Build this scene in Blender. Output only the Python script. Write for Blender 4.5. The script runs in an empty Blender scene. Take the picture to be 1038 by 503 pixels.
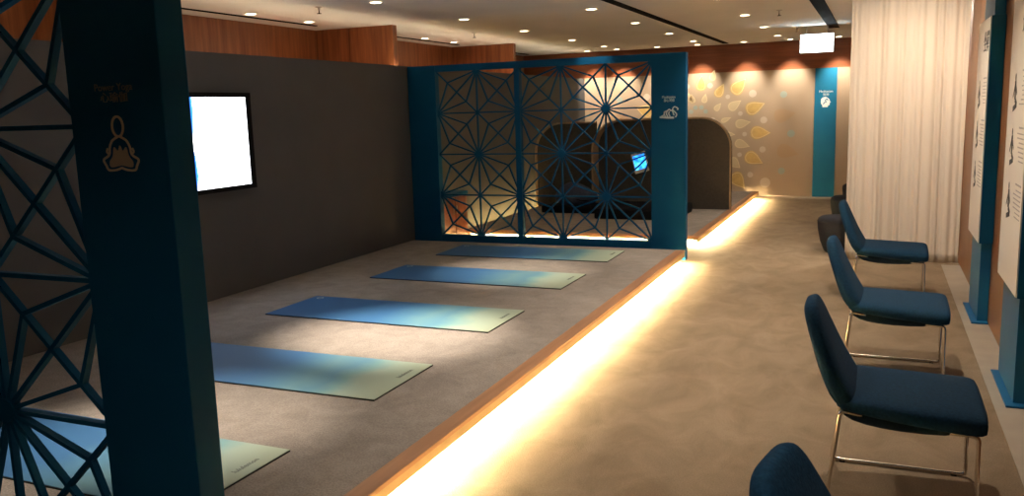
import bpy, bmesh, math, random
from mathutils import Vector, Matrix
random.seed(7)
PI = math.pi
scene = bpy.context.scene
COL = scene.collection

# ------------------------------------------------------------------ materials
def new_mat(name):
    m = bpy.data.materials.new(name); m.use_nodes = True
    return m, m.node_tree.nodes, m.node_tree.links, m.node_tree.nodes['Principled BSDF']

def plain(name, col, rough=.5, metal=0., spec=.5, noise=0., nscale=30., bump=0.):
    m, n, l, b = new_mat(name)
    b.inputs['Base Color'].default_value = (*col, 1)
    b.inputs['Roughness'].default_value = rough
    b.inputs['Metallic'].default_value = metal
    b.inputs['Specular IOR Level'].default_value = spec
    if noise or bump:
        tc = n.new('ShaderNodeTexCoord'); t = n.new('ShaderNodeTexNoise')
        t.inputs['Scale'].default_value = nscale; t.inputs['Detail'].default_value = 5
        l.new(tc.outputs['Object'], t.inputs['Vector'])
        if noise:
            r = n.new('ShaderNodeValToRGB')
            r.color_ramp.elements[0].position = .3; r.color_ramp.elements[1].position = .7
            r.color_ramp.elements[0].color = (*[c*(1-noise) for c in col], 1)
            r.color_ramp.elements[1].color = (*[min(1, c*(1+noise)) for c in col], 1)
            l.new(t.outputs['Fac'], r.inputs['Fac']); l.new(r.outputs['Color'], b.inputs['Base Color'])
        if bump:
            bp = n.new('ShaderNodeBump'); bp.inputs['Strength'].default_value = bump
            bp.inputs['Distance'].default_value = .01
            l.new(t.outputs['Fac'], bp.inputs['Height']); l.new(bp.outputs['Normal'], b.inputs['Normal'])
    return m

def glow(name, col, strength):
    m, n, l, b = new_mat(name)
    b.inputs['Base Color'].default_value = (*[min(c, 1)*.3 for c in col], 1)
    b.inputs['Emission Color'].default_value = (*col, 1)
    b.inputs['Emission Strength'].default_value = strength
    return m

def wood(name, c0, c1, axis='Z', rough=.42, scale=1.0):
    m, n, l, b = new_mat(name)
    tc = n.new('ShaderNodeTexCoord'); mp = n.new('ShaderNodeMapping')
    s = [9*scale, 9*scale, 9*scale]; s['XYZ'.index(axis)] = .5*scale
    mp.inputs['Scale'].default_value = s
    t = n.new('ShaderNodeTexNoise'); t.inputs['Scale'].default_value = 2.2; t.inputs['Detail'].default_value = 7
    t.inputs['Roughness'].default_value = .62
    r = n.new('ShaderNodeValToRGB')
    r.color_ramp.elements[0].position = .32; r.color_ramp.elements[1].position = .7
    r.color_ramp.elements[0].color = (*c0, 1); r.color_ramp.elements[1].color = (*c1, 1)
    l.new(tc.outputs['Object'], mp.inputs['Vector']); l.new(mp.outputs['Vector'], t.inputs['Vector'])
    l.new(t.outputs['Fac'], r.inputs['Fac']); l.new(r.outputs['Color'], b.inputs['Base Color'])
    b.inputs['Roughness'].default_value = rough
    return m

def carpet(name, c0, c1, big, fine, bump, lo=.35, hi=.68, stretch=(1, 1, 1)):
    m, n, l, b = new_mat(name)
    tc = n.new('ShaderNodeTexCoord')
    mp = n.new('ShaderNodeMapping'); mp.inputs['Scale'].default_value = stretch
    l.new(tc.outputs['Object'], mp.inputs['Vector'])
    t = n.new('ShaderNodeTexNoise'); t.inputs['Scale'].default_value = big; t.inputs['Detail'].default_value = 6
    t.inputs['Roughness'].default_value = .62; t.inputs['Distortion'].default_value = .7
    f = n.new('ShaderNodeTexNoise'); f.inputs['Scale'].default_value = fine; f.inputs['Detail'].default_value = 3
    l.new(mp.outputs['Vector'], t.inputs['Vector']); l.new(tc.outputs['Object'], f.inputs['Vector'])
    r = n.new('ShaderNodeValToRGB')
    r.color_ramp.elements[0].position = lo; r.color_ramp.elements[1].position = hi
    r.color_ramp.elements[0].color = (*c0, 1); r.color_ramp.elements[1].color = (*c1, 1)
    l.new(t.outputs['Fac'], r.inputs['Fac'])
    mx = n.new('ShaderNodeMix'); mx.data_type = 'RGBA'; mx.blend_type = 'MULTIPLY'; mx.inputs['Factor'].default_value = .55
    r2 = n.new('ShaderNodeValToRGB')
    r2.color_ramp.elements[0].position = .3; r2.color_ramp.elements[1].position = .7
    r2.color_ramp.elements[0].color = (.45, .45, .45, 1); r2.color_ramp.elements[1].color = (1, 1, 1, 1)
    l.new(f.outputs['Fac'], r2.inputs['Fac'])
    l.new(r.outputs['Color'], mx.inputs[6]); l.new(r2.outputs['Color'], mx.inputs[7])
    l.new(mx.outputs[2], b.inputs['Base Color'])
    bp = n.new('ShaderNodeBump'); bp.inputs['Strength'].default_value = bump; bp.inputs['Distance'].default_value = .008
    l.new(f.outputs['Fac'], bp.inputs['Height']); l.new(bp.outputs['Normal'], b.inputs['Normal'])
    b.inputs['Roughness'].default_value = .95; b.inputs['Specular IOR Level'].default_value = .1
    return m

def mat_gradient(name, seed):
    # printed yoga mat: blue at one end, watercolour wash to pale sage at the other (Generated X runs along the mat)
    m, n, l, b = new_mat(name)
    tc = n.new('ShaderNodeTexCoord'); sp = n.new('ShaderNodeSeparateXYZ')
    l.new(tc.outputs['Generated'], sp.inputs['Vector'])
    mp = n.new('ShaderNodeMapping'); mp.inputs['Location'].default_value = (seed, seed*2, 0)
    mp.inputs['Scale'].default_value = (2.0, 1.0, 1)
    l.new(tc.outputs['Generated'], mp.inputs['Vector'])
    t = n.new('ShaderNodeTexNoise'); t.inputs['Scale'].default_value = 2.4; t.inputs['Detail'].default_value = 4
    l.new(mp.outputs['Vector'], t.inputs['Vector'])
    a = n.new('ShaderNodeMath'); a.operation = 'MULTIPLY_ADD'; a.inputs[1].default_value = .16
    l.new(t.outputs['Fac'], a.inputs[0]); l.new(sp.outputs['X'], a.inputs[2])
    s = n.new('ShaderNodeMath'); s.operation = 'SUBTRACT'; s.inputs[1].default_value = .08
    l.new(a.outputs[0], s.inputs[0])
    r = n.new('ShaderNodeValToRGB'); cr = r.color_ramp
    cr.elements[0].position = 0; cr.elements[0].color = (.030, .115, .27, 1)
    cr.elements[1].position = 1; cr.elements[1].color = (.38, .44, .325, 1)
    for p, c in ((.50, (.038, .135, .30)), (.62, (.075, .205, .32)), (.69, (.12, .255, .31)), (.76, (.10, .24, .33)), (.81, (.17, .32, .33)), (.87, (.31, .40, .33))):
        e = cr.elements.new(p); e.color = (*c, 1)
    l.new(s.outputs[0], r.inputs['Fac']); l.new(r.outputs['Color'], b.inputs['Base Color'])
    b.inputs['Roughness'].default_value = .62; b.inputs['Specular IOR Level'].default_value = .3
    return m

M = {}
M['teal'] = plain('teal lacquer', (.003, .078, .185), .6, spec=.10, noise=.06, nscale=3)
M['teal_bright'] = plain('teal sign paint', (.004, .115, .27), .45, spec=.3, noise=.05, nscale=4)
M['teal_fabric'] = plain('teal wall covering', (.005, .145, .275), .6, spec=.3, noise=.05, nscale=4)
M['grey_wall'] = plain('charcoal wall paint', (.108, .108, .112), .85, spec=.15, noise=.06, nscale=2)
M['ceiling'] = plain('off white ceiling paint', (.80, .79, .76), .9, spec=.1, noise=.03, nscale=1.5)
M['wood_wall'] = wood('reddish walnut veneer', (.17, .05, .018), (.36, .125, .042), 'Z')
M['wood_band'] = wood('reddish walnut bulkhead', (.16, .045, .015), (.28, .085, .028), 'X')
M['wood_right'] = wood('brown walnut panel', (.16, .065, .026), (.28, .12, .05), 'Z')
M['plank'] = wood('oak edge plank', (.29, .145, .07), (.43, .225, .115), 'Y', .5)
M['fascia'] = plain('pale oak fascia', (.44, .33, .17), .6, noise=.08, nscale=8)
M['plank_x'] = wood('oak edge plank crosswise', (.29, .145, .07), (.43, .225, .115), 'X', .5)
M['cab_wood'] = wood('cabinet walnut', (.14, .045, .02), (.25, .09, .04), 'Z')
M['floor'] = carpet('tan aisle carpet', (.25, .182, .117), (.335, .255, .172), 3.4, 160, .35, .33, .66, (1.25, .8, 1))
M['plat_carpet'] = carpet('grey beige loop carpet', (.285, .25, .22), (.37, .325, .285), 5, 110, .5)
M['stone'] = plain('pale stone border', (.36, .31, .245), .6, noise=.07, nscale=6)
M['far_wall'] = plain('beige wall covering', (.37, .285, .20), .75, spec=.25, noise=.05, nscale=1.2)
M['white_paint'] = plain('white paint', (.75, .72, .66), .8)
M['black'] = plain('black plastic', (.004, .004, .005), .5, spec=.1)
M['dark_slot'] = plain('dark slot', (.004, .004, .004), .9, spec=.05)
M['pod'] = plain('dark pod felt', (.075, .068, .058), .9, spec=.15, noise=.12, nscale=40)
M['pod_rim'] = plain('pod rim ply', (.34, .235, .14), .6, noise=.1, nscale=12)
M['black_felt'] = plain('black upholstery', (.008, .0075, .008), .92, spec=.15, noise=.15, nscale=50)
M['navy'] = plain('navy fabric', (.045, .055, .092), .9, spec=.2, noise=.18, nscale=60, bump=.15)
M['chair'] = plain('blue wool upholstery', (.008, .040, .086), .9, spec=.15, noise=.22, nscale=90, bump=.2)
M['chair_under'] = plain('dark blue underside', (.006, .02, .04), .85, spec=.2)
M['pouf'] = plain('dark grey upholstery', (.014, .015, .021), .9, spec=.2, noise=.15, nscale=60, bump=.15)
M['chrome'] = plain('warm chrome', (.80, .74, .66), .14, 1.)
M['steel'] = plain('satin steel', (.5, .48, .45), .35, 1.)
M['sign_white'] = plain('white sign panel', (.80, .74, .66), .45)
M['ink'] = plain('grey black ink', (.06, .06, .065), .6)
M['ink_soft'] = plain('soft grey ink', (.42, .38, .37), .6)
M['cream'] = plain('cream emblem vinyl', (.62, .50, .36), .6)
M['cream_dim'] = plain('tan emblem fill', (.46, .37, .27), .65)
M['text_dim'] = plain('grey lettering', (.23, .21, .19), .6)
M['emblem_white'] = plain('pale emblem vinyl', (.55, .62, .66), .55)
M['emblem_bright'] = plain('white emblem vinyl', (.85, .85, .83), .5)
M['gold'] = plain('gold print', (.50, .34, .115), .45, noise=.1, nscale=20)
M['gold_line'] = plain('pale gold outline', (.70, .57, .33), .45)
M['pale_gold'] = plain('pale gold print', (.49, .39, .235), .5)
M['pale_line'] = plain('pale cream outline', (.80, .70, .48), .5)
M['pale_dot'] = plain('pale white print', (.50, .42, .33), .55)
M['teal_dot'] = plain('soft teal print', (.28, .33, .28), .55)
M['ghost'] = plain('soft bronze print', (.36, .25, .15), .6)
M['tv_glow'] = glow('tv picture', (.93, .97, 1.0), 2.6)
M['tv_blue'] = glow('tv picture blue', (.03, .20, 1.0), 1.6)
M['exit_glow'] = glow('exit sign diffuser', (.80, .95, 1.0), 7.)
M['led'] = glow('warm led strip', (1.0, .78, .42), 1650.)
M['led_soft'] = glow('soft warm led strip', (1.0, .76, .38), 700.)
M['led_cove'] = glow('cove led strip', (1.0, .82, .56), 13.)
M['led_wall'] = glow('wall washing led strip', (1.0, .72, .27), 40.)
M['lamp'] = glow('downlight lens', (1.0, .82, .55), 9.)
M['mat_edge'] = plain('dark mat edge', (.02, .022, .02), .8)
M['mat_mark'] = plain('pale mat mark', (.35, .45, .50), .6)

def tablet_mat():
    m, n, l, b = new_mat('tablet picture')
    tc = n.new('ShaderNodeTexCoord'); t = n.new('ShaderNodeTexNoise')
    t.inputs['Scale'].default_value = 14; t.inputs['Detail'].default_value = 3
    l.new(tc.outputs['Object'], t.inputs['Vector'])
    r = n.new('ShaderNodeValToRGB')
    r.color_ramp.elements[0].position = .36; r.color_ramp.elements[0].color = (.005, .08, .85, 1)
    r.color_ramp.elements[1].position = .66; r.color_ramp.elements[1].color = (.12, .75, 1.0, 1)
    e = r.color_ramp.elements.new(.52); e.color = (.02, .3, 1.0, 1)
    l.new(t.outputs['Fac'], r.inputs['Fac']); l.new(r.outputs['Color'], b.inputs['Emission Color'])
    b.inputs['Emission Strength'].default_value = 1.5; b.inputs['Base Color'].default_value = (.02, .05, .1, 1)
    return m
M['tablet'] = tablet_mat()

def curtain_mat():
    m, n, l, b = new_mat('sheer ivory curtain')
    out = n['Material Output']
    b.inputs['Base Color'].default_value = (.78, .71, .62, 1); b.inputs['Roughness'].default_value = .9
    b.inputs['Specular IOR Level'].default_value = .1
    tr = n.new('ShaderNodeBsdfTranslucent'); tr.inputs['Color'].default_value = (.78, .71, .62, 1)
    mx = n.new('ShaderNodeMixShader'); mx.inputs[0].default_value = .42
    l.new(b.outputs[0], mx.inputs[1]); l.new(tr.outputs[0], mx.inputs[2]); l.new(mx.outputs[0], out.inputs['Surface'])
    return m
M['curtain'] = curtain_mat()

# ------------------------------------------------------------------ mesh helpers
def box(bm, x0, x1, y0, y1, z0, z1, bev=0., mi=0):
    vs = [bm.verts.new(p) for p in ((x0,y0,z0),(x1,y0,z0),(x1,y1,z0),(x0,y1,z0),(x0,y0,z1),(x1,y0,z1),(x1,y1,z1),(x0,y1,z1))]
    fs = [bm.faces.new([vs[i] for i in q]) for q in ((3,2,1,0),(4,5,6,7),(0,1,5,4),(1,2,6,5),(2,3,7,6),(3,0,4,7))]
    for f in fs: f.material_index = mi
    if bev:
        es = list({e for f in fs for e in f.edges})
        bmesh.ops.bevel(bm, geom=es, offset=bev, segments=2, profile=.6, affect='EDGES')

def bar(bm, a, b, w, d, up=Vector((0,1,0))):
    """rectangular bar from a to b; w across (perp. to up), d along up"""
    a, b = Vector(a), Vector(b); t = (b-a).normalized(); s = t.cross(up).normalized()
    v = []
    for p in (a, b):
        for q in ((-1,-1),(1,-1),(1,1),(-1,1)):
            v.append(bm.verts.new(p + s*q[0]*w/2 + up*q[1]*d/2))
    for q in ((0,1,2,3),(7,6,5,4),(0,4,5,1),(1,5,6,2),(2,6,7,3),(3,7,4,0)):
        bm.faces.new([v[i] for i in q])

def prism(bm, pts, y0, y1):
    """polygon in x,z extruded between y0 and y1"""
    a = [bm.verts.new((x, y0, z)) for x, z in pts]; b = [bm.verts.new((x, y1, z)) for x, z in pts]
    bm.faces.new(a); bm.faces.new(b[::-1])
    n = len(pts)
    for i in range(n): bm.faces.new((a[i], b[i], b[(i+1) % n], a[(i+1) % n]))

def ribbon(bm, pts, w, y0, y1, closed=False):
    """flat line of width w along x,z points, extruded y0..y1"""
    n = len(pts); L, R = [], []
    for i in range(n):
        p = Vector(pts[i])
        q0 = Vector(pts[(i-1) % n] if (closed or i) else pts[i]); q1 = Vector(pts[(i+1) % n] if (closed or i < n-1) else pts[i])
        t = (q1-q0).normalized(); s = Vector((-t.y, t.x))*w/2
        L.append(p+s); R.append(p-s)
    la = [bm.verts.new((p.x, y0, p.y)) for p in L]; ra = [bm.verts.new((p.x, y0, p.y)) for p in R]
    lb = [bm.verts.new((p.x, y1, p.y)) for p in L]; rb = [bm.verts.new((p.x, y1, p.y)) for p in R]
    for i in range(n if closed else n-1):
        j = (i+1) % n
        for q in ((la[i],la[j],ra[j],ra[i]), (lb[j],lb[i],rb[i],rb[j]), (la[j],la[i],lb[i],lb[j]), (ra[i],ra[j],rb[j],rb[i])):
            bm.faces.new(q)
    if not closed:
        for i in (0, n-1): bm.faces.new((la[i], ra[i], rb[i], lb[i]))

def tube(bm, pts, r, seg=10):
    pts = [Vector(p) for p in pts]; rings = []; N = None
    for i, p in enumerate(pts):
        t = (pts[min(i+1, len(pts)-1)] - pts[max(i-1, 0)]).normalized()
        if N is None:
            N = t.orthogonal().normalized()
        N = (N - t*N.dot(t)).normalized(); B = t.cross(N)
        rings.append([bm.verts.new(p + (N*math.cos(2*PI*k/seg) + B*math.sin(2*PI*k/seg))*r) for k in range(seg)])
    for a, b in zip(rings, rings[1:]):
        for k in range(seg): bm.faces.new((a[k], a[(k+1) % seg], b[(k+1) % seg], b[k]))
    bm.faces.new(rings[0][::-1]); bm.faces.new(rings[-1])

def lathe(bm, prof, cx=0, cy=0, seg=28):
    rings = [[bm.verts.new((cx+r*math.cos(2*PI*k/seg), cy+r*math.sin(2*PI*k/seg), z)) for k in range(seg)] for r, z in prof]
    for a, b in zip(rings, rings[1:]):
        for k in range(seg): bm.faces.new((a[k], a[(k+1) % seg], b[(k+1) % seg], b[k]))
    bm.faces.new(rings[0][::-1]); bm.faces.new(rings[-1])

def loft(bm, secs):
    rings = [[bm.verts.new(p) for p in s] for s in secs]
    n = len(rings[0])
    for a, b in zip(rings, rings[1:]):
        for k in range(n): bm.faces.new((a[k], a[(k+1) % n], b[(k+1) % n], b[k]))
    bm.faces.new(rings[0][::-1]); bm.faces.new(rings[-1])

def fillet(pts, r, k=5):
    pts = [Vector(p) for p in pts]; out = [pts[0]]
    for i in range(1, len(pts)-1):
        a = (pts[i-1]-pts[i]); b = (pts[i+1]-pts[i]); rr = min(r, a.length*.45, b.length*.45)
        p0 = pts[i]+a.normalized()*rr; p1 = pts[i]+b.normalized()*rr
        for j in range(k+1):
            t = j/k; out.append(p0*(1-t)**2 + pts[i]*2*t*(1-t) + p1*t*t)
    return out + [pts[-1]]

def BM(): return bmesh.new()

def obj(name, bm, mats, parent=None, smooth=False, loc=None, recalc=True):
    if recalc: bmesh.ops.recalc_face_normals(bm, faces=bm.faces)
    me = bpy.data.meshes.new(name); bm.to_mesh(me); bm.free()
    for m in (mats if isinstance(mats, (list, tuple)) else [mats]): me.materials.append(m)
    if smooth:
        for p in me.polygons: p.use_smooth = True
    o = bpy.data.objects.new(name, me); COL.objects.link(o)
    if parent is not None: o.parent = parent
    if loc is not None: o.location = loc
    return o

def tag(o, label, cat, group=None, kind=None):
    o['label'] = label; o['category'] = cat
    if group: o['group'] = group
    if kind: o['kind'] = kind
    return o

def thing(name, label, cat, loc=(0,0,0), rz=0, group=None):
    o = bpy.data.objects.new(name, None); COL.objects.link(o)
    o.location = loc; o.rotation_euler = (0, 0, rz); o.empty_display_size = .1
    return tag(o, label, cat, group)

def struct(name, bm, m, label, cat, loc=None):
    o = obj(name, bm, m, loc=loc); return tag(o, label, cat, kind='structure')

def dup(root, loc, label, rz=None):
    r = root.copy(); COL.objects.link(r); r.location = loc; r['label'] = label
    if rz is not None: r.rotation_euler = (0, 0, rz)
    for ch in list(root.children):
        c = ch.copy(); COL.objects.link(c); c.parent = r
        for g in list(ch.children):
            d = g.copy(); COL.objects.link(d); d.parent = c
    return r

def text_mesh(name, body, size, mat, parent, loc, rot, depth=.001, width=None):
    cu = bpy.data.curves.new(name, 'FONT'); cu.body = body; cu.size = size; cu.extrude = depth; cu.align_x = 'CENTER'
    cu.resolution_u = 3
    t = bpy.data.objects.new(name+'_curve', cu); COL.objects.link(t)
    bpy.context.view_layer.update()
    me = bpy.data.meshes.new_from_object(t.evaluated_get(bpy.context.evaluated_depsgraph_get()))
    bpy.data.objects.remove(t); bpy.data.curves.remove(cu)
    if width and me.vertices:
        xs = [v.co.x for v in me.vertices]; k = width/(max(xs)-min(xs))
        for v in me.vertices: v.co.x *= k
    me.materials.clear(); me.materials.append(mat)
    o = bpy.data.objects.new(name, me); COL.objects.link(o); o.parent = parent; o.location = loc; o.rotation_euler = rot
    return o

def subsurf(o, lv=1):
    s = o.modifiers.new('subdivision', 'SUBSURF'); s.levels = lv; s.render_levels = lv

# ------------------------------------------------------------------ room shell
XW, YF, YB, ZC = .79, 15.8, -1.6, 2.7
PT = .12                                    # platform top
b = BM(); box(b, -6.6, .95, YB-.1, YF+.1, -.1, 0); struct('floor', b, M['floor'], 'tan mottled carpet of the aisle floor', 'floor')
b = BM(); box(b, .625, XW, YB, 9.35, 0, .004); struct('trim_1', b, M['stone'], 'pale stone border strip along the foot of the brown wall', 'floor border')
b = BM(); box(b, -6.6, .95, YB-.1, YF+.1, ZC, ZC+.1); struct('ceiling', b, M['ceiling'], 'off white plaster ceiling with recessed downlights', 'ceiling')
b = BM(); box(b, XW, .95, YB, YF, 0, ZC)
wr = struct('wall_right', b, M['wood_right'], 'brown wood panelled wall behind the sign boards', 'wall')
b = BM(); box(b, -6.6, -6.45, YB, YF, 0, ZC)
struct('wall_outer', b, M['wood_wall'], 'reddish wood wall seen above the charcoal partition', 'wall')
b = BM(); box(b, -6.6, .95, YB-.1, YB, 0, ZC); struct('wall_front', b, M['grey_wall'], 'plain wall closing the room behind the viewer', 'wall')
b = BM(); box(b, -5.30, -5.20, YB, YF-.02, 0, 2.21); struct('wall_left', b, M['grey_wall'], 'dark charcoal partition wall carrying the television', 'wall')
# far wall: beige printed lower panel, wood bulkhead above
b = BM(); box(b, -6.6, .95, YF, YF+.1, 0, ZC)
wf = struct('wall_far', b, M['wood_band'], 'far wall with reddish wood band above beige covering', 'wall')
b = BM(); box(b, -5.20, XW, YF-.02, YF, 0, 2.215); obj('wall_covering', b, M['far_wall'], wf)
b = BM(); box(b, -1.033, -.675, YF-.035, YF-.02, 0, 2.215); ban = obj('teal_banner', b, M['teal_fabric'], wf); ban['label'] = 'teal vertical strip with white head emblem'
# print on the far wall: teardrops radiating from a centre, with dots
CX, CZ = -3.03, 1.18
def drop(bm, x, z, L, W, y0, y1, ang=None, inset=0.):
    if ang is None: ang = math.atan2(z-CZ, x-CX)
    pts = []
    for i in range(24):
        t = 2*PI*i/24
        u = -math.cos(t)                       # -1 blunt .. 1 tip
        w = math.sin(t)*(1-u)**.75*.40 if u > -1 else 0
        pts.append((u*(L/2-inset), w*(W-2*inset)))
    c, s = math.cos(ang), math.sin(ang)
    P = [(x+c*a-s*q, z+s*a+c*q) for a, q in pts]
    return P
gold_l = [(-2.304,1.97,.36,.25),(-2.018,1.584,.36,.25),(-1.925,1.131,.36,.25),(-2.029,.662,.36,.25),(-2.297,.265,.36,.27),(-2.981,2.048,.30,.2),(-2.639,1.904,.28,.18)]
pale_l = [(-2.377,1.636,.27,.18),(-2.233,1.304,.28,.18),(-2.239,.927,.28,.18),(-2.364,.584,.26,.2),(-2.916,1.767,.18,.12),(-2.678,1.608,.18,.12),(-2.529,1.378,.2,.1),(-2.459,1.114,.2,.1),(-2.771,2.17,.2,.14),(-3.193,1.792,.18,.12)]
ghost_l = [(-1.515,1.432,.38,.26),(-1.452,.789,.38,.26)]
mirror = lambda L: L + [(2*CX-x, z, l, w) for x, z, l, w in L if x > CX+.1 and 2*CX-x > -5.0]
def circ(x, z, r, n=16): return [(x+r*math.cos(2*PI*i/n), z+r*math.sin(2*PI*i/n)) for i in range(n)]
Y1 = YF-.02
b1, b2, b3, b4, b5 = BM(), BM(), BM(), BM(), BM()
for x, z, l, w in mirror(gold_l):
    prism(b1, drop(b1, x, z, l, w, 0, 0), Y1-.002, Y1)
    ribbon(b2, drop(b2, x, z, l, w, 0, 0, None, .022), .009, Y1-.003, Y1-.002, True)
for x, z, l, w in mirror(pale_l):
    prism(b3, drop(b3, x, z, l, w, 0, 0), Y1-.002, Y1)
    ribbon(b2, drop(b2, x, z, l, w, 0, 0, None, .016), .006, Y1-.003, Y1-.002, True)
for x, z, l, w in mirror(ghost_l): prism(b4, drop(b4, x, z, l, w, 0, 0), Y1-.002, Y1)
obj('gold_teardrops', b1, M['gold'], wf); obj('teardrop_outlines', b2, M['gold_line'], wf)
obj('pale_teardrops', b3, M['pale_gold'], wf); obj('bronze_teardrops', b4, M['ghost'], wf)
dots = [(-2.073,1.822,.065,0),(-1.547,1.789,.06,1),(-2.507,1.78,.04,0),(-2.822,1.989,.05,0),(-1.878,1.353,.06,0),(-1.41,1.107,.065,1),(-1.889,.834,.055,0),(-1.56,.451,.06,1),(-2.097,.383,.05,0),(-2.282,1.477,.04,0),(-2.205,1.11,.04,0),(-2.288,.743,.04,0),(-2.765,1.384,.04,0),(-2.898,1.53,.04,1),(-3.085,1.604,.04,1),(-1.834,.241,.09,0)]
dots += [(2*CX-x, z, r, k) for x, z, r, k in dots if 2*CX-x > -5.0]
b6 = BM()
for x, z, r, k in dots: prism(b6 if k else b5, circ(x, z, r), Y1-.002, Y1)
obj('pale_dots', b5, M['pale_dot'], wf); obj('teal_dots', b6, M['teal_dot'], wf)
# banner emblem: round head in profile, and two lines of lettering
b = BM(); yb = YF-.035
hd = [(-.93,1.64),(-.925,1.69),(-.90,1.715),(-.86,1.725),(-.82,1.71),(-.79,1.68),(-.785,1.655),(-.765,1.63),(-.785,1.62),(-.785,1.585),(-.81,1.575),(-.815,1.55),(-.90,1.55),(-.905,1.585),(-.925,1.61)]
hd = [(x, z-.0) for x, z in hd]
prism(b, hd, yb-.003, yb); obj('head_emblem', b, M['emblem_bright'], ban)
b = BM(); ribbon(b, [(-.89,1.60),(-.87,1.63),(-.84,1.635),(-.86,1.665),(-.83,1.69),(-.815,1.665)], .018, yb-.005, yb-.003); obj('head_emblem_line', b, M['teal_fabric'], ban)
text_mesh('lettering', 'Meditation', .055, M['emblem_bright'], ban, (-.85, yb-.001, 1.80), (PI/2, 0, 0), width=.22)
text_mesh('lettering', '冥想', .05, M['emblem_bright'], ban, (-.85, yb-.001, 1.745), (PI/2, 0, 0))
# wooden fins on the outer wall
for i, y in enumerate((5.35, 9.02, 12.70)):
    b = BM()
    box(b, -6.45, -5.98, y, y+.10, 0, ZC); box(b, -5.965, -5.36, y, y+.10, 0, ZC); box(b, -5.985, -5.96, y+.012, y+.10, 0, ZC)
    struct('trim_%d' % (i+2), b, M['wood_wall'], ('nearest', 'middle', 'farthest')[i] + ' of the reddish wood fin walls behind the charcoal partition', 'wall fin')
# ceiling slots
def slot(x, y0, y1, w, label):
    t = thing('slot_diffuser', label, 'air vent', (x, y0, ZC), 0, 'linear slots in the ceiling')
    b = BM(); box(b, -w/2, w/2, 0, y1-y0, -.004, 0); obj('slot', b, M['dark_slot'], t)
    b = BM()
    for s in (-1, 1): box(b, s*w/2-.006, s*w/2+.006, -.006, y1-y0+.006, -.008, 0)
    box(b, -w/2, w/2, -.006, 0, -.008, 0); box(b, -w/2, w/2, y1-y0, y1-y0+.006, -.008, 0)
    obj('slot_frame', b, M['dark_slot'], t)
slot(-2.50, 5.0, 15.45, .085, 'long dark slot running down the middle of the ceiling')
slot(-.64, 6.5, 13.5, .13, 'wide dark slot in the ceiling pointing at the exit sign')
slot(-6.10, 5.6, 8.53, .035, 'thin dark slot beside the nearer stretch of reddish wood wall')
slot(-6.13, 9.9, 12.3, .035, 'thin dark slot beside the wood wall between two fins')
slot(-6.2, 13.3, 15.4, .035, 'thin dark slot beyond the farthest wood fin wall')

# ------------------------------------------------------------------ platforms
def strip(bm, x0, x1, y0, y1, z0, z1, seg=.2):
    # continuous light strip, cut into short lengths
    lx = x1-x0 > y1-y0; n = max(1, round((max(x1-x0, y1-y0))/seg)); secs = []
    for i in range(n+1):
        u = i/n
        if lx: x = x0+(x1-x0)*u; secs.append([(x,y0,z0),(x,y1,z0),(x,y1,z1),(x,y0,z1)])
        else: y = y0+(y1-y0)*u; secs.append([(x0,y,z0),(x1,y,z0),(x1,y,z1),(x0,y,z1)])
    loft(bm, secs)
def platform(name, label, x0, x1, y0, y1, led_left=False):
    t = thing(name, label, 'platform', (0, 0, 0), 0, None)
    zt, zf = PT, .050
    b = BM(); box(b, x0, x1-.095, y0+(.095 if led_left else 0), y1, .095, zt); obj('carpet_top', b, M['plat_carpet'], t)
    # wooden nosing with a fascia; the light strip sits in the hollow behind the fascia
    b = BM(); prism(b, [(x1-.095, .098), (x1-.095, zt), (x1-.002, zt), (x1, zt-.002), (x1, .098)], y0, y1); obj('edge_plank', b, M['plank'], t)
    if led_left:
        b = BM(); box(b, x0, x1-.095, y0, y0+.095, .098, zt); obj('edge_plank', b, M['plank_x'], t)
    b = BM(); box(b, x1-.02, x1-.002, y0, y1, zf, .098); obj('fascia', b, M['fascia'], t)
    if led_left:
        b = BM(); box(b, x0, x1-.02, y0+.002, y0+.02, .074, .098); obj('fascia', b, M['fascia'], t)
    b = BM(); box(b, x0+.02, x1-.16, y0+(.16 if led_left else .02), y1-.02, 0, .095); obj('plinth', b, M['white_paint'], t)
    b = BM(); strip(b, x1-.092, x1-.086, y0+.05, y1-.15, .055, .064); o = obj('led_strip', b, M['led'], t); o['label'] = 'glowing warm light strip'
    if led_left:
        b = BM(); strip(b, x0+.05, x1-.08, y0+.080, y0+.086, .078, .087); o = obj('led_strip', b, M['led_soft'], t); o['label'] = 'glowing warm light strip'
    return t
platform('yoga_platform', 'low carpeted platform with wooden edge holding the yoga mats', -5.19, -1.858, 1.99, 8.98)
p2 = platform('meditation_platform', 'low carpeted platform carrying the dark arched pods', -4.98, -1.90, 9.95, 15.42, True)
b = BM(); strip(b, -4.992, -4.984, 10.0, 15.35, .07, .082); o = obj('led_strip', b, M['led_wall'], p2); o['label'] = 'glowing warm light strip'

t = thing('cove_light', 'light strip fixed behind the top edge of the charcoal partition', 'strip light', (-5.322, 0, 2.18))
b = BM(); box(b, -.022, .022, -1.2, 15.5, 0, .004); obj('channel', b, M['steel'], t)
b = BM(); strip(b, -.010, .010, -1.2, 15.5, .004, .008, .4); obj('diffuser', b, M['led_cove'], t)
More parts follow.
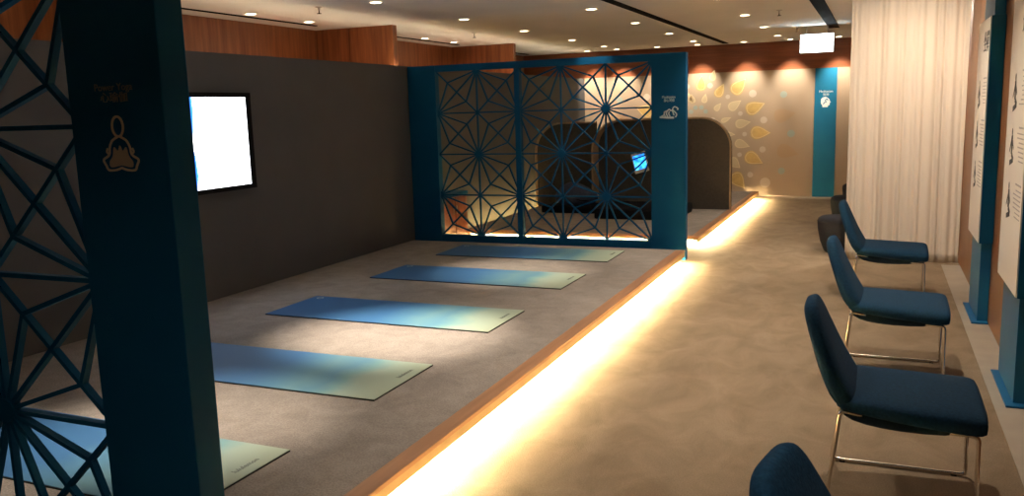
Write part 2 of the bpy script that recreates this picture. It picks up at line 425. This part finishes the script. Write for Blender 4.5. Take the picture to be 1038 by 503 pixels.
# ------------------------------------------------------------------ lattice screens
X0S, X1S = -5.19, -1.865
GX1, DX = -2.235, .5175                  # right edge of the opening, grid step
GZ0, DZ = .19, .4835
def screen(name, label, y0, y1):
    t = thing(name, label, 'screen', (0, y0, 0)); d = y1-y0
    gx = [GX1-(5-i)*DX for i in range(6)]; gz = [GZ0+(4-j)*DZ for j in range(5)]
    b = BM(); box(b, GX1, X1S, 0, d, 0, 2.2, .004); pr = obj('end_panel', b, M['teal'], t)
    b = BM(); box(b, X0S, gx[0], 0, d, 0, 2.2, .004); obj('end_panel', b, M['teal'], t)
    b = BM(); box(b, gx[0], GX1, .01, d-.01, gz[0], 2.2); obj('top_rail', b, M['teal'], t)
    b = BM(); box(b, gx[0], GX1, .01, d-.01, 0, GZ0); obj('bottom_rail', b, M['teal'], t)
    b = BM(); box(b, gx[2]-.032, gx[2]+.032, .01, d-.01, GZ0, gz[0]); obj('middle_post', b, M['teal'], t)
    ym = d/2; w, dp = .0155, .026
    b = BM(); UP = Vector((0, 1, 0))
    P = lambda u, v: (gx[0]+u*DX, ym, gz[0]-v*DZ)
    for i in range(6):
        if i in (0, 2, 5): continue
        bar(b, P(i, 0), P(i, 4), w, dp)
    for j in range(1, 4): bar(b, P(0, j), P(5, j), w, dp)
    for i in range(5):
        for j in range(4):
            if (i+j) % 2: s0, s1, n0, n1 = (i, j), (i+1, j+1), (i+1, j), (i, j+1)
            else: s0, s1, n0, n1 = (i+1, j), (i, j+1), (i, j), (i+1, j+1)
            f = .27
            A = tuple(n0[k]*(1-f)+n1[k]*f for k in (0, 1)); B = tuple(n0[k]*f+n1[k]*(1-f) for k in (0, 1))
            bar(b, P(*s0), P(*s1), w, dp*.98); bar(b, P(*n0), P(*n1), w, dp*.96)
            for s in (s0, s1):
                for q in (A, B): bar(b, P(*s), P(*q), w, dp*.94)
    obj('lattice', b, M['teal'], t)
    for i in range(6):
        for j in range(5):
            if (i+j) % 2 == 0: continue
            b = BM(); c = P(i, j); n = 16; r = .044
            pts = []
            for k in range(n):
                a = 2*PI*k/n
                pts.append((min(max(c[0]+r*math.cos(a), gx[0]), GX1), min(max(c[2]+r*math.sin(a), GZ0), gz[0])))
            # drop repeated points where the disc meets the frame
            q = [p for k, p in enumerate(pts) if (Vector(p)-Vector(pts[k-1])).length > 1e-4]
            prism(b, q, ym-.018, ym+.018); obj('hub', b, M['teal'], t)
    return t, pr
s_near, pr_near = screen('lattice_screen', 'dark teal lattice screen close by with a sitting figure emblem on its panel', 1.86, 1.965)
s_far, pr_far = screen('lattice_screen', 'teal lattice screen beyond the mats in front of the dark pods', 9.03, 9.13)
# near emblem: seated figure outline
def spline(pts, k=6, closed=False):
    pts = [Vector(p) for p in pts]; n = len(pts); out = []
    for i in range(n if closed else n-1):
        p0 = pts[(i-1) % n] if closed or i else pts[i]; p1 = pts[i]; p2 = pts[(i+1) % n]; p3 = pts[(i+2) % n] if closed or i < n-2 else p2
        for j in range(k):
            t = j/k
            out.append(.5*((2*p1)+(p2-p0)*t+(2*p0-5*p1+4*p2-p3)*t*t+(3*p1-p0-3*p2+p3)*t**3))
    if not closed: out.append(pts[-1])
    return [(p.x, p.y) for p in out]
b = BM()
ribbon(b, [(-2.047+.0215*math.cos(2*PI*i/28), 1.638+.029*math.sin(2*PI*i/28)) for i in range(28)], .0065, -.003, 0, True)
arm = [(-2.052,1.608),(-2.074,1.597),(-2.086,1.578),(-2.089,1.561),(-2.096,1.552),(-2.115,1.541),(-2.107,1.524),(-2.098,1.511),(-2.070,1.511),(-2.046,1.517)]
ribbon(b, spline(arm), .0062, -.003, 0)
ribbon(b, spline([(-4.092-x, z) for x, z in arm]), .0062, -.003, 0)
ribbon(b, spline([(-2.095,1.575),(-2.099,1.564),(-2.089,1.557)]), .005, -.003, 0)
ribbon(b, spline([(-1.997,1.575),(-1.993,1.564),(-2.003,1.557)]), .005, -.003, 0)
em = obj('figure_emblem', b, M['cream'], pr_near); em['label'] = 'cream outline of a figure sitting cross-legged'
b = BM()
prism(b, spline([(-2.046,1.583),(-2.056,1.567),(-2.070,1.578),(-2.078,1.552),(-2.092,1.535),(-2.086,1.519),(-2.046,1.524),(-2.006,1.519),(-2.000,1.535),(-2.014,1.552),(-2.022,1.578),(-2.036,1.567)], 5, True), -.002, 0)
obj('emblem_fill', b, M['cream_dim'], pr_near)
text_mesh('lettering', 'Power Yoga', .030, M['text_dim'], pr_near, (-2.05, -.001, 1.742), (PI/2, 0, 0), width=.148)
text_mesh('lettering', '心瑜伽', .032, M['text_dim'], pr_near, (-2.05, -.001, 1.711), (PI/2, 0, 0), width=.105)
# far emblem: an open hand with rising curl
b = BM()
ribbon(b, [(-2.142,1.535),(-2.06,1.528),(-1.99,1.526)], .02, -.003, 0)
ribbon(b, spline([(-2.142,1.535),(-2.10,1.555),(-2.085,1.59),(-2.06,1.60),(-2.04,1.615),(-2.025,1.60),(-2.01,1.605),(-2.0,1.58),(-1.99,1.55)]), .012, -.003, 0)
for dx in (-.03, -.005, .02): ribbon(b, spline([(-2.06+dx,1.595),(-2.065+dx,1.565),(-2.05+dx,1.54)]), .012, -.003, 0)
ribbon(b, spline([(-1.975,1.53),(-1.962,1.56),(-1.985,1.59),(-2.005,1.612),(-1.985,1.64),(-1.95,1.622),(-1.955,1.605)]), .012, -.003, 0)
em = obj('hand_emblem', b, M['emblem_white'], pr_far); em['label'] = 'pale emblem of a resting hand with a curl above'
text_mesh('lettering', 'Meditation', .038, M['emblem_white'], pr_far, (-2.047, -.001, 1.73), (PI/2, 0, 0), width=.14)
text_mesh('lettering', '靜心冥想', .034, M['emblem_white'], pr_far, (-2.042, -.001, 1.695), (PI/2, 0, 0), width=.112)

# ------------------------------------------------------------------ television
t = thing('television', 'wall television glowing white on the charcoal partition', 'television', (-5.2, 5.40, 1.455))
b = BM(); box(b, .006, .05, -.75, .75, -.42, .42, .006); obj('casing', b, M['black'], t)
b = BM()
for a in ((-.75,.75,-.42,-.38),(-.75,.75,.38,.42)): box(b, .05, .058, *a)
for a in ((-.75,-.685),(.685,.75)): box(b, .05, .056, *a, -.385, .385)
obj('bezel', b, M['black'], t)
b = BM(); box(b, .049, .0525, -.684, .684, -.385, .385); o = obj('display', b, M['tv_glow'], t); o['label'] = 'brightly lit white picture'
b = BM()
pts = [(-.30,-.385),(.02,-.385),(.045,-.26),(.03,-.10),(.0,0),(.03,.1),(.045,.25),(.04,.385),(-.3,.385)]
va = [b.verts.new((.0528, y, z)) for y, z in pts]; b.faces.new(va)
obj('picture_figure', b, M['tv_blue'], o)
b = BM(); box(b, 0, .006, -.2, .2, -.15, .15); obj('wall_bracket', b, M['steel'], t)

# ------------------------------------------------------------------ yoga mats
mats = [(2.69, 'blue and sage yoga mat lying closest to the near lattice screen'),
        (4.075, 'blue yoga mat with a broad sage end, second from the near lattice screen'),
        (5.56, 'deep blue yoga mat in the middle of the row of five'),
        (7.07, 'blue and pale teal yoga mat, second from the far lattice screen'),
        (8.40, 'blue yoga mat lying right before the far lattice screen')]
for i, (yc, lab) in enumerate(mats):
    t = thing('yoga_mat', lab, 'yoga mat', (-3.42, yc, PT), math.radians((-.4, .3, 0, -.4, .8)[i]), 'yoga mats on the carpeted platform')
    b = BM(); box(b, -.965, .965, -.338, .338, 0, .008, .003); obj('underlay', b, M['mat_edge'], t)
    b = BM(); box(b, -.963, .963, -.336, .336, .0078, .0105); obj('printed_surface', b, mat_gradient('printed yoga mat %d' % i, i*1.7+.4), t)
    text_mesh('lettering', 'lululemon', .042, M['ink'], t, (.905, .12, .0107), (0, 0, PI/2), .0004, width=.155)
    b = BM()
    pts = circ(-.88, .27, .03, 20)
    n_ = [b.verts.new((x, y, .0109)) for x, y in pts]; m_ = [b.verts.new((x, y, .0109)) for x, y in circ(-.88, .27, .02, 20)]
    for k in range(20): b.faces.new((n_[k], n_[(k+1) % 20], m_[(k+1) % 20], m_[k]))
    obj('corner_mark', b, M['mat_mark'], t)

# ------------------------------------------------------------------ cabinet behind the far screen
t = thing('low_cabinet', 'low wooden cabinet with teal top behind the far lattice screen', 'cabinet', (-5.19, 9.20, 0))
b = BM(); box(b, 0, .29, .02, .70, .05, .60, .004); obj('carcass', b, M['cab_wood'], t)
b = BM(); box(b, 0, .31, 0, .72, .60, .645, .004); obj('top', b, M['teal'], t)
b = BM(); box(b, .02, .265, .04, .68, 0, .05); obj('plinth', b, M['black'], t)
for k in range(2):
    b = BM(); box(b, .29, .302, .03+k*.335, .355+k*.335, .06, .59, .002); dr = obj('door', b, M['cab_wood'], t)
    b = BM(); box(b, .302, .314, .30+k*.06+k*.02, .31+k*.06+k*.02, .38, .48); obj('handle', b, M['steel'], dr)

# ------------------------------------------------------------------ pods
def arch(xl, xr, z0, z1, r, left=True, right=True, k=10):
    pts = [(xl, z0)]
    if left:
        pts += [(xl+r-r*math.cos(PI/2*i/k), z1-r+r*math.sin(PI/2*i/k)) for i in range(k+1)]
    else: pts.append((xl, z1))
    if right:
        pts += [(xr-r+r*math.sin(PI/2*i/k), z1-r+r*math.cos(PI/2*i/k)) for i in range(k+1)]
    else: pts.append((xr, z1))
    pts.append((xr, z0))
    return pts
def pod(label, xl, xr, yb, zt, r, dep, right=True):
    t = thing('meditation_pod', label, 'pod', (0, yb, PT+.001), 0, 'arched pods on the far platform')
    b = BM(); prism(b, arch(xl, xr, 0, zt-PT, r, True, right), -.06, 0); obj('back_panel', b, M['pod'], t)
    o = arch(xl, xr, 0, zt-PT, r, True, right)
    if not right: o = o[:-1]
    b = BM(); th = .025
    inner = arch(xl+th, xr-(th if right else 0), 0, zt-PT-th, r-th, True, right)
    if not right: inner = inner[:-1]
    n = len(o)
    def dp_(x):
        u = min(1, max(0, (x-xl)/1.3)); u = u*u*(3-2*u); return -(dep*(1-u)+.075*u)
    V = [[b.verts.new((p[0], y if y == 0 else dp_(p[0]), p[1])) for p in q] for q, y in ((o, 1), (inner, 1), (o, 0), (inner, 0))]
    for i in range(n-1):
        b.faces.new((V[0][i], V[0][i+1], V[1][i+1], V[1][i])); b.faces.new((V[2][i], V[2][i+1], V[3][i+1], V[3][i]))
        b.faces.new((V[0][i], V[0][i+1], V[2][i+1], V[2][i])); b.faces.new((V[1][i], V[1][i+1], V[3][i+1], V[3][i]))
    for i in (0, n-1): b.faces.new((V[0][i], V[1][i], V[3][i], V[2][i]))
    obj('hood', b, [M['pod_rim']], t)
    return t
podB = pod('dark arched pod holding the small tablet, its rounded corner beside the walkway', -3.99, -1.95, 12.72, 1.475, .45, .34)
podA = pod('dark arched pod with the navy bean bag, next to the charcoal partition', -5.0, -4.0, 12.72, 1.445, .45, .10, False)

def cushion_base(label, x0, x1, y0, y1, h):
    b = BM(); box(b, x0, x1, y0, y1, 0, h, .03)
    o = obj('floor_cushion', b, M['black_felt'], None, True, (0, 0, PT)); tag(o, label, 'cushion', 'black floor cushions in the pods'); return o
cushion_base('black floor cushion in the pod with the tablet', -3.62, -2.45, 11.30, 12.36, .14)
cushion_base('black floor cushion under the navy bean bag', -4.62, -3.68, 11.85, 12.36, .11)
# bean bag
t = thing('bean_bag', 'navy bean bag with a peaked top on a black cushion', 'bean bag', (-4.16, 12.09, PT+.108))
b = BM(); prof = [(.05,0),(.20,.0),(.29,.03),(.325,.09),(.315,.15),(.27,.21),(.20,.26),(.12,.30),(.05,.325),(.02,.33)]
lathe(b, prof, seg=32)
for v in b.verts:
    a = math.atan2(v.co.y, v.co.x); k = 1+.05*math.sin(3*a+1)+.03*math.sin(7*a)
    v.co.x *= k; v.co.y *= k*.72
    v.co.z += .03*max(0, v.co.z-.1)*math.sin(2*a)
    v.co.x -= max(0, v.co.z-.15)*.25
o = obj('bag', b, M['navy'], t, True)
b = BM(); tube(b, [(.30*math.cos(a)*1.04, .30*math.sin(a)*.74, .12+.045*math.sin(a*2)) for a in [i*PI/12 for i in range(12, 25)]], .006, 6); obj('seam', b, M['black_felt'], t)
# tablet on an arm fixed to the pod back
t = thing('tablet', 'white framed tablet with blue picture held up on an arm in the pod', 'tablet', (-3.215, 12.30, .84))
piv = bpy.data.objects.new('tablet_body', None)
Rm = Matrix.Rotation(math.radians(-15), 4, 'Y') @ Matrix.Rotation(math.radians(-8), 4, 'X')
def rbox(name, x0, x1, y0, y1, z0, z1, mat, bev=0, par=t):
    b = BM(); box(b, x0, x1, y0, y1, z0, z1, bev); bmesh.ops.transform(b, matrix=Rm, verts=b.verts); return obj(name, b, mat, par)
bpy.data.objects.remove(piv)
fr = rbox('frame', -.108, .108, 0, .018, -.15, .15, M['sign_white'], .006)
rbox('display', -.09, .09, -.003, .0, -.10, .112, M['tablet'])
for x, r in ((-.06, .009), (0, .011), (.055, .014)):
    b = BM(); prism(b, circ(x, .131, r, 12), -.004, .001)
    bmesh.ops.transform(b, matrix=Rm, verts=b.verts); obj('lens', b, M['ink_soft'], fr)
b = BM(); tube(b, fillet([(0,.02,0),(0,.12,-.02),(0,.24,-.10),(0,.372,-.10)], .04), .012); obj('arm', b, M['black'], t)
b = BM(); box(b, -.05, .05, .345, .36, -.16, -.04, .004); obj('mounting_plate', b, M['black'], t)

# ------------------------------------------------------------------ chairs
def rsec(xc, zc, hw, th, nx, nz, taper=0.):
    """rounded section across y, thickness along the normal (nx,nz)"""
    out = []; n = 20
    for i in range(n):
        a = 2*PI*i/n; c, s = math.cos(a), math.sin(a)
        y = hw*math.copysign(abs(c)**.45, c); h = th/2*math.copysign(abs(s)**.6, s)
        out.append((xc+nx*h, y, zc+nz*h))
    return out
def make_chair(label, loc):
    t = thing('lounge_chair', label, 'chair', loc, 0, 'blue upholstered chairs along the aisle')
    # seat pad
    S = [(-.125,.440,.24,.045),(-.11,.437,.268,.068),(-.02,.428,.282,.082),(.10,.417,.291,.092),(.25,.408,.300,.098),(.36,.403,.304,.102),(.412,.401,.302,.098),(.434,.400,.29,.07)]
    b = BM(); loft(b, [rsec(x, z, hw, th, .0, 1) for x, z, hw, th in S]); o = obj('seat', b, M['chair'], t, True); subsurf(o)
    # backrest: leaning, narrowing upward, rounded top
    Bk = [(-.060,.412,.262,.08),(-.092,.45,.275,.10),(-.124,.505,.273,.098),(-.158,.58,.252,.088),(-.190,.665,.218,.08),(-.218,.74,.178,.074),(-.231,.778,.150,.068),(-.239,.802,.120,.058),(-.243,.817,.08,.034)]
    nrm = Vector((.94, .34)); b = BM()
    loft(b, [rsec(x, z, hw, th, nrm.x, nrm.y) for x, z, hw, th in Bk]); o = obj('backrest', b, M['chair'], t, True); subsurf(o)
    # curved hull below the seat
    U = [(-.115,.40,.20,.05),(-.065,.378,.215,.085),(.05,.362,.225,.09),(.2,.352,.235,.066),(.38,.348,.24,.03)]
    b = BM(); loft(b, [rsec(x, z, hw, th, 0, 1) for x, z, hw, th in U]); o = obj('under_shell', b, M['chair_under'], t, True); subsurf(o)
    for s in (-1, 1):
        y = s*.215
        b = BM()
        tube(b, fillet([(-.02,y,.384),(-.102,y,.396),(-.148,y,.010),(.405,y,.010),(.402,y,.345),(.30,y,.350)], .022, 5), .0085, 10)
        obj('sled_leg', b, M['chrome'], t, True)
    for x in (.05, .30):
        b = BM(); tube(b, [(x, -.215, .378-.09*x), (x, .215, .378-.09*x)], .007, 8); obj('cross_bar', b, M['chrome'], t, True)
    for (x, y) in ((-.10,-.215),(-.10,.215),(.36,-.215),(.36,.215)):
        b = BM(); box(b, x-.012, x+.012, y-.010, y+.010, 0, .006); obj('glide', b, M['black'], t)
    return t
ch = make_chair('blue chair whose full chrome sled base shows, beside the nearer sign board', (0, 3.80, 0))
dup(ch, (.030, 1.98, 0), 'closest blue chair, only the tip of its backrest in view', math.radians(-11))
dup(ch, (-.005, 5.58, 0), 'blue chair before the farther sign board, third chair in the row', math.radians(-1))
dup(ch, (-.02, 7.66, 0), 'blue chair standing right in front of the ivory curtain', math.radians(-1))

# ------------------------------------------------------------------ poufs
def make_pouf(label, loc):
    t = thing('pouf', label, 'pouf', loc, 0, 'dark grey poufs past the chairs')
    b = BM(); prof = [(.14,.0),(.165,.0),(.185,.02),(.225,.12),(.25,.24),(.258,.33),(.25,.375),(.22,.395),(.15,.402),(.02,.404)]
    lathe(b, prof, seg=32); obj('body', b, M['pouf'], t, True)
    b = BM(); R_ = .2545
    tube(b, [(R_*math.cos(i*PI/16), R_*math.sin(i*PI/16), .345) for i in range(33)], .006, 6); obj('piping', b, M['pouf'], t, True)
    return t
pf = make_pouf('dark grey barrel pouf, closest of the three behind the chairs', (-.33, 9.95, 0))
dup(pf, (-.30, 12.10, 0), 'dark grey barrel pouf, middle of the three behind the chairs')
dup(pf, (-.22, 13.9, 0), 'dark grey barrel pouf nearest the far wall')

# ------------------------------------------------------------------ curtain
t = thing('curtain', 'sheer ivory curtain hanging in folds from ceiling to floor', 'curtain', (0, 9.42, 0))
b = BM(); nx, nz = 220, 24; xa, xb = -.285, .775; rows = []
for j in range(nz+1):
    z = .012 + (ZC-.03-.012)*j/nz; row = []
    for i in range(nx+1):
        u = i/nx; x = xa+(xb-xa)*u
        h = z/ZC
        y = .030*math.sin(u*34+1.7*math.sin(u*9.3)) * (.6+.4*math.sin(u*5.1+1)) + .016*math.sin(u*61+2*math.sin(u*17)+h*.8) + .007*math.sin(u*118+h*1.5)
        y *= 1-.3*h
        y += .012*math.sin(h*2.2+u*6)
        x += .010*math.sin(u*34+.6)*(1-h)
        row.append(b.verts.new((x, y, z)))
    rows.append(row)
for j in range(nz):
    for i in range(nx): b.faces.new((rows[j][i], rows[j][i+1], rows[j+1][i+1], rows[j+1][i]))
o = obj('cloth', b, M['curtain'], t, True); sm = o.modifiers.new('thickness', 'SOLIDIFY'); sm.thickness = .0015
b = BM(); box(b, xa-.02, .785, -.03, .03, ZC-.022, ZC-.001); obj('track', b, M['white_paint'], t)

# ------------------------------------------------------------------ sign boards
def sign(label, yn, words, seed):
    t = thing('sign_board', label, 'sign', (.69, yn, 0), 0, 'tall sign boards along the brown wall')
    L = .74
    b = BM(); box(b, .028, .098, .06, L-.06, .012, ZC-.001, .003); obj('post', b, M['teal_bright'], t)
    b = BM(); box(b, -.012, .098, .0, L-.06, 0.0045, .016, .003); obj('base_plate', b, M['teal_bright'], t)
    b = BM(); box(b, .008, .096, 0, L, .60, 2.205, .003); obj('casing', b, M['teal'], t)
    b = BM(); box(b, 0, .008, .006, L-.004, .605, 2.20, .002); fc = obj('face_panel', b, M['sign_white'], t); fc['label'] = 'white printed face'
    rot = (PI/2, 0, -PI/2)
    text_mesh('lettering', words, .16, M['ink'], fc, (-.0005, L*.25, 1.98), rot, .0008)
    rnd = random.Random(seed)
    for k, zc in enumerate((1.66, 1.36, 1.06)):
        b = BM(); b2 = BM()
        # small heading and paragraph lines
        box(b2, -.001, 0, .05, .25, zc+.115, zc+.125)
        for q in range(7):
            w_ = rnd.uniform(.15, .27)
            box(b2, -.001, 0, .05, .05+w_, zc+.085-q*.024, zc+.092-q*.024)
        # pose figure: head, trunk, raised arm, legs
        cy = L-.26
        f = lambda dy, dz: (-.001, cy-dy, zc+dz)
        n = 12; vs = [b.verts.new((-.001, cy+.02*math.cos(2*PI*i/n), zc+.09+.022*math.sin(2*PI*i/n))) for i in range(n)]; b.faces.new(vs)
        U = Vector((1, 0, 0))
        bar(b, f(0, .07), f(.01, -.03), .045, .001, U); bar(b, f(.01, -.03), f(.08, -.06), .03, .001, U); bar(b, f(.08, -.06), f(-.05, -.085), .028, .001, U)
        bar(b, f(0, .06), f(-.07, -.02), .016, .001, U); bar(b, f(0, .06), f(.07, 0), .016, .001, U)
        obj('pose_figure', b, M['ink'], fc); obj('paragraph', b2, M['ink_soft'], fc)
sign('tall white sign board on a teal post beside the ivory curtain', 6.90, '坐禪', 3)
sign('tall white sign board on a teal post cut by the frame edge', 5.02, '瑜伽', 4)

# ------------------------------------------------------------------ exit sign
t = thing('exit_sign', 'glowing white exit light box hanging from the ceiling', 'exit sign', (-.84, 13.0, 2.46))
b = BM(); box(b, -.225, .225, -.035, .035, -.13, .13, .008); obj('housing', b, M['white_paint'], t)
b = BM(); box(b, -.218, .218, -.038, -.034, -.123, .123, .002); o = obj('diffuser', b, M['exit_glow'], t)
for x in (-.14, .14):
    b = BM(); tube(b, [(x, 0, .128), (x, 0, .239)], .007, 8); obj('hanger', b, M['steel'], t)

# ------------------------------------------------------------------ sprinklers
for x, y, lab in ((-5.04,7.12,'small sprinkler head in the ceiling near the charcoal partition'),(-5.05,10.64,'small sprinkler head above the cabinet and far lattice screen'),
                  (-1.095,10.48,'small sprinkler head on the walkway side of the ceiling'),(-1.11,13.0,'small sprinkler head just beside the exit sign')):
    t = thing('sprinkler', lab, 'sprinkler', (x, y, ZC), 0, 'sprinkler heads in the ceiling')
    b = BM(); lathe(b, [(.035,-.001),(.035,-.006),(.012,-.01),(.010,-.035)], seg=14); obj('collar', b, M['steel'], t)
    b = BM(); lathe(b, [(.004,-.03),(.006,-.06),(.022,-.062),(.022,-.066)], seg=14); obj('deflector', b, M['dark_slot'], t)

# ------------------------------------------------------------------ downlights
GRID = {}
def make_downlight():
    t = thing('downlight', '', 'ceiling light', (0, 0, ZC), 0, 'recessed downlights')
    b = BM(); n = 28
    r0 = [(.072,-.0005),(.072,-.006),(.056,-.008),(.054,-.002)]
    rings = [[b.verts.new((r*math.cos(2*PI*k/n), r*math.sin(2*PI*k/n), z)) for k in range(n)] for r, z in r0]
    for a, c in zip(rings, rings[1:]):
        for k in range(n): b.faces.new((a[k], a[(k+1) % n], c[(k+1) % n], c[k]))
    obj('trim_ring', b, M['white_paint'], t)
    b = BM(); lathe(b, [(.0545,-.0008),(.0545,-.004)], seg=28); obj('lens', b, M['lamp'], t)
    return t
WARM = (1.0, .86, .70)
def spot(x, y, power, cone=70, blend=.8, aim=None, col=WARM, size=.03):
    l = bpy.data.lights.new('downlight_or_fill_beam', 'SPOT'); l.energy = power; l.spot_size = math.radians(cone); l.spot_blend = blend
    l.color = col; l.shadow_soft_size = size
    o = bpy.data.objects.new('downlight_or_fill_beam', l); COL.objects.link(o); o.location = (x, y, ZC-.03)
    if aim: o.rotation_euler = (Vector(aim)-o.location).to_track_quat('-Z', 'Y').to_euler()
    return o
first = make_downlight(); used = False
def dl(x, y, label, power, **kw):
    global used
    if not used: first.location = (x, y, ZC); first['label'] = label; used = True
    else: dup(first, (x, y, ZC), label)
    if power: spot(x, y, power, **kw)
NM = ['first', 'second', 'third', 'fourth', 'fifth', 'sixth', 'seventh']
P_MAT, P_AISLE, P_WASH = 420, 66, 78
for k, y in enumerate((7.13, 9.01, 10.82, 12.76, 14.46)):
    dl(-4.40, y, '%s downlight of the ceiling row above the left ends of the mats' % NM[k], (5, 5, 4, 4, 5)[k], cone=60)
for k, y in enumerate((8.98, 10.79, 12.70, 14.48)):
    dl(-2.87, y, '%s downlight of the ceiling row left of the long middle slot' % NM[k], (45, 6, 6, 8)[k], cone=55)
for k, y in enumerate((8.95, 10.76, 12.6, 14.36)):
    dl(-1.52, y, '%s downlight of the ceiling row above the walkway' % NM[k], (54, 46, 40, 30)[k], cone=75)
dl(-5.90, 7.16, 'downlight close to the wood wall, nearer of the pair', 150, cone=110)
dl(-5.90, 8.13, 'downlight close to the wood wall, farther of the pair', 150, cone=110)
dl(-5.95, 10.9, 'downlight beside the wood wall between middle and farthest fins', 150, cone=110)
dl(-5.95, 11.8, 'downlight beside the wood wall just before the farthest fin', 130, cone=110)
for k, x in enumerate((-5.0, -4.44, -3.69, -2.97, -2.18, -1.42, -.65)):
    dl(x, 15.36, '%s downlight from the partition in the row along the far wall' % NM[k], P_WASH, cone=64, blend=1.0, aim=(x, 15.79, 1.80))
# the same grid goes on out of frame over mats and aisle, plus added beams
for x, y, p, c, *q in ((-3.08,5.0,P_MAT,44),(-3.2,7.4,180,42),(-3.2,3.2,220,42),(-3.9,2.2,120,45),(-1.0,.3,25,130),  # wide beam behind the viewer is added to light the near panel front
                   (-1.5,3.75,P_AISLE,85),(-1.5,5.4,P_AISLE,85),(-1.5,7.15,66,85),(-.1,1.9,32,80),(-.1,4.9,58,130),(-.1,6.9,58,130),(.2,7.5,115,100,(.25,9.4,1.35)),(.3,10.5,100,110,(.28,9.4,1.3)),(-5.9,4.2,150,110)):  # the two aimed beams are added to brighten the curtain from both sides
    spot(x, y, p, cone=c, aim=q[0] if q else None, blend=1.0)

# ------------------------------------------------------------------ world, camera, colour
w = bpy.data.worlds.new('World'); scene.world = w; w.use_nodes = True
w.node_tree.nodes['Background'].inputs[0].default_value = (.9, .8, .7, 1); w.node_tree.nodes['Background'].inputs[1].default_value = .02
R = [[0.9195941297860805, 0.3917577988562178, -0.029537493094582406], [0.035710195428786964, -0.15822333602794583, -0.9867573956543856], [-0.3912434260219833, 0.9063615189158899, -0.1594909985643764]]
cam = bpy.data.cameras.new('camera'); co = bpy.data.objects.new('camera', cam); COL.objects.link(co)
cam.sensor_width = 36; cam.lens = 862.06/1038*36; cam.clip_start = .05; cam.clip_end = 60
mw = Matrix(((R[0][0], -R[1][0], -R[2][0], 0), (R[0][1], -R[1][1], -R[2][1], 0), (R[0][2], -R[1][2], -R[2][2], 1.65), (0, 0, 0, 1)))
co.matrix_world = mw; scene.camera = co
vs = scene.view_settings
vs.view_transform = 'Standard'; vs.look = 'None'; vs.exposure = 1.; vs.gamma = 1.; vs.use_curve_mapping = False
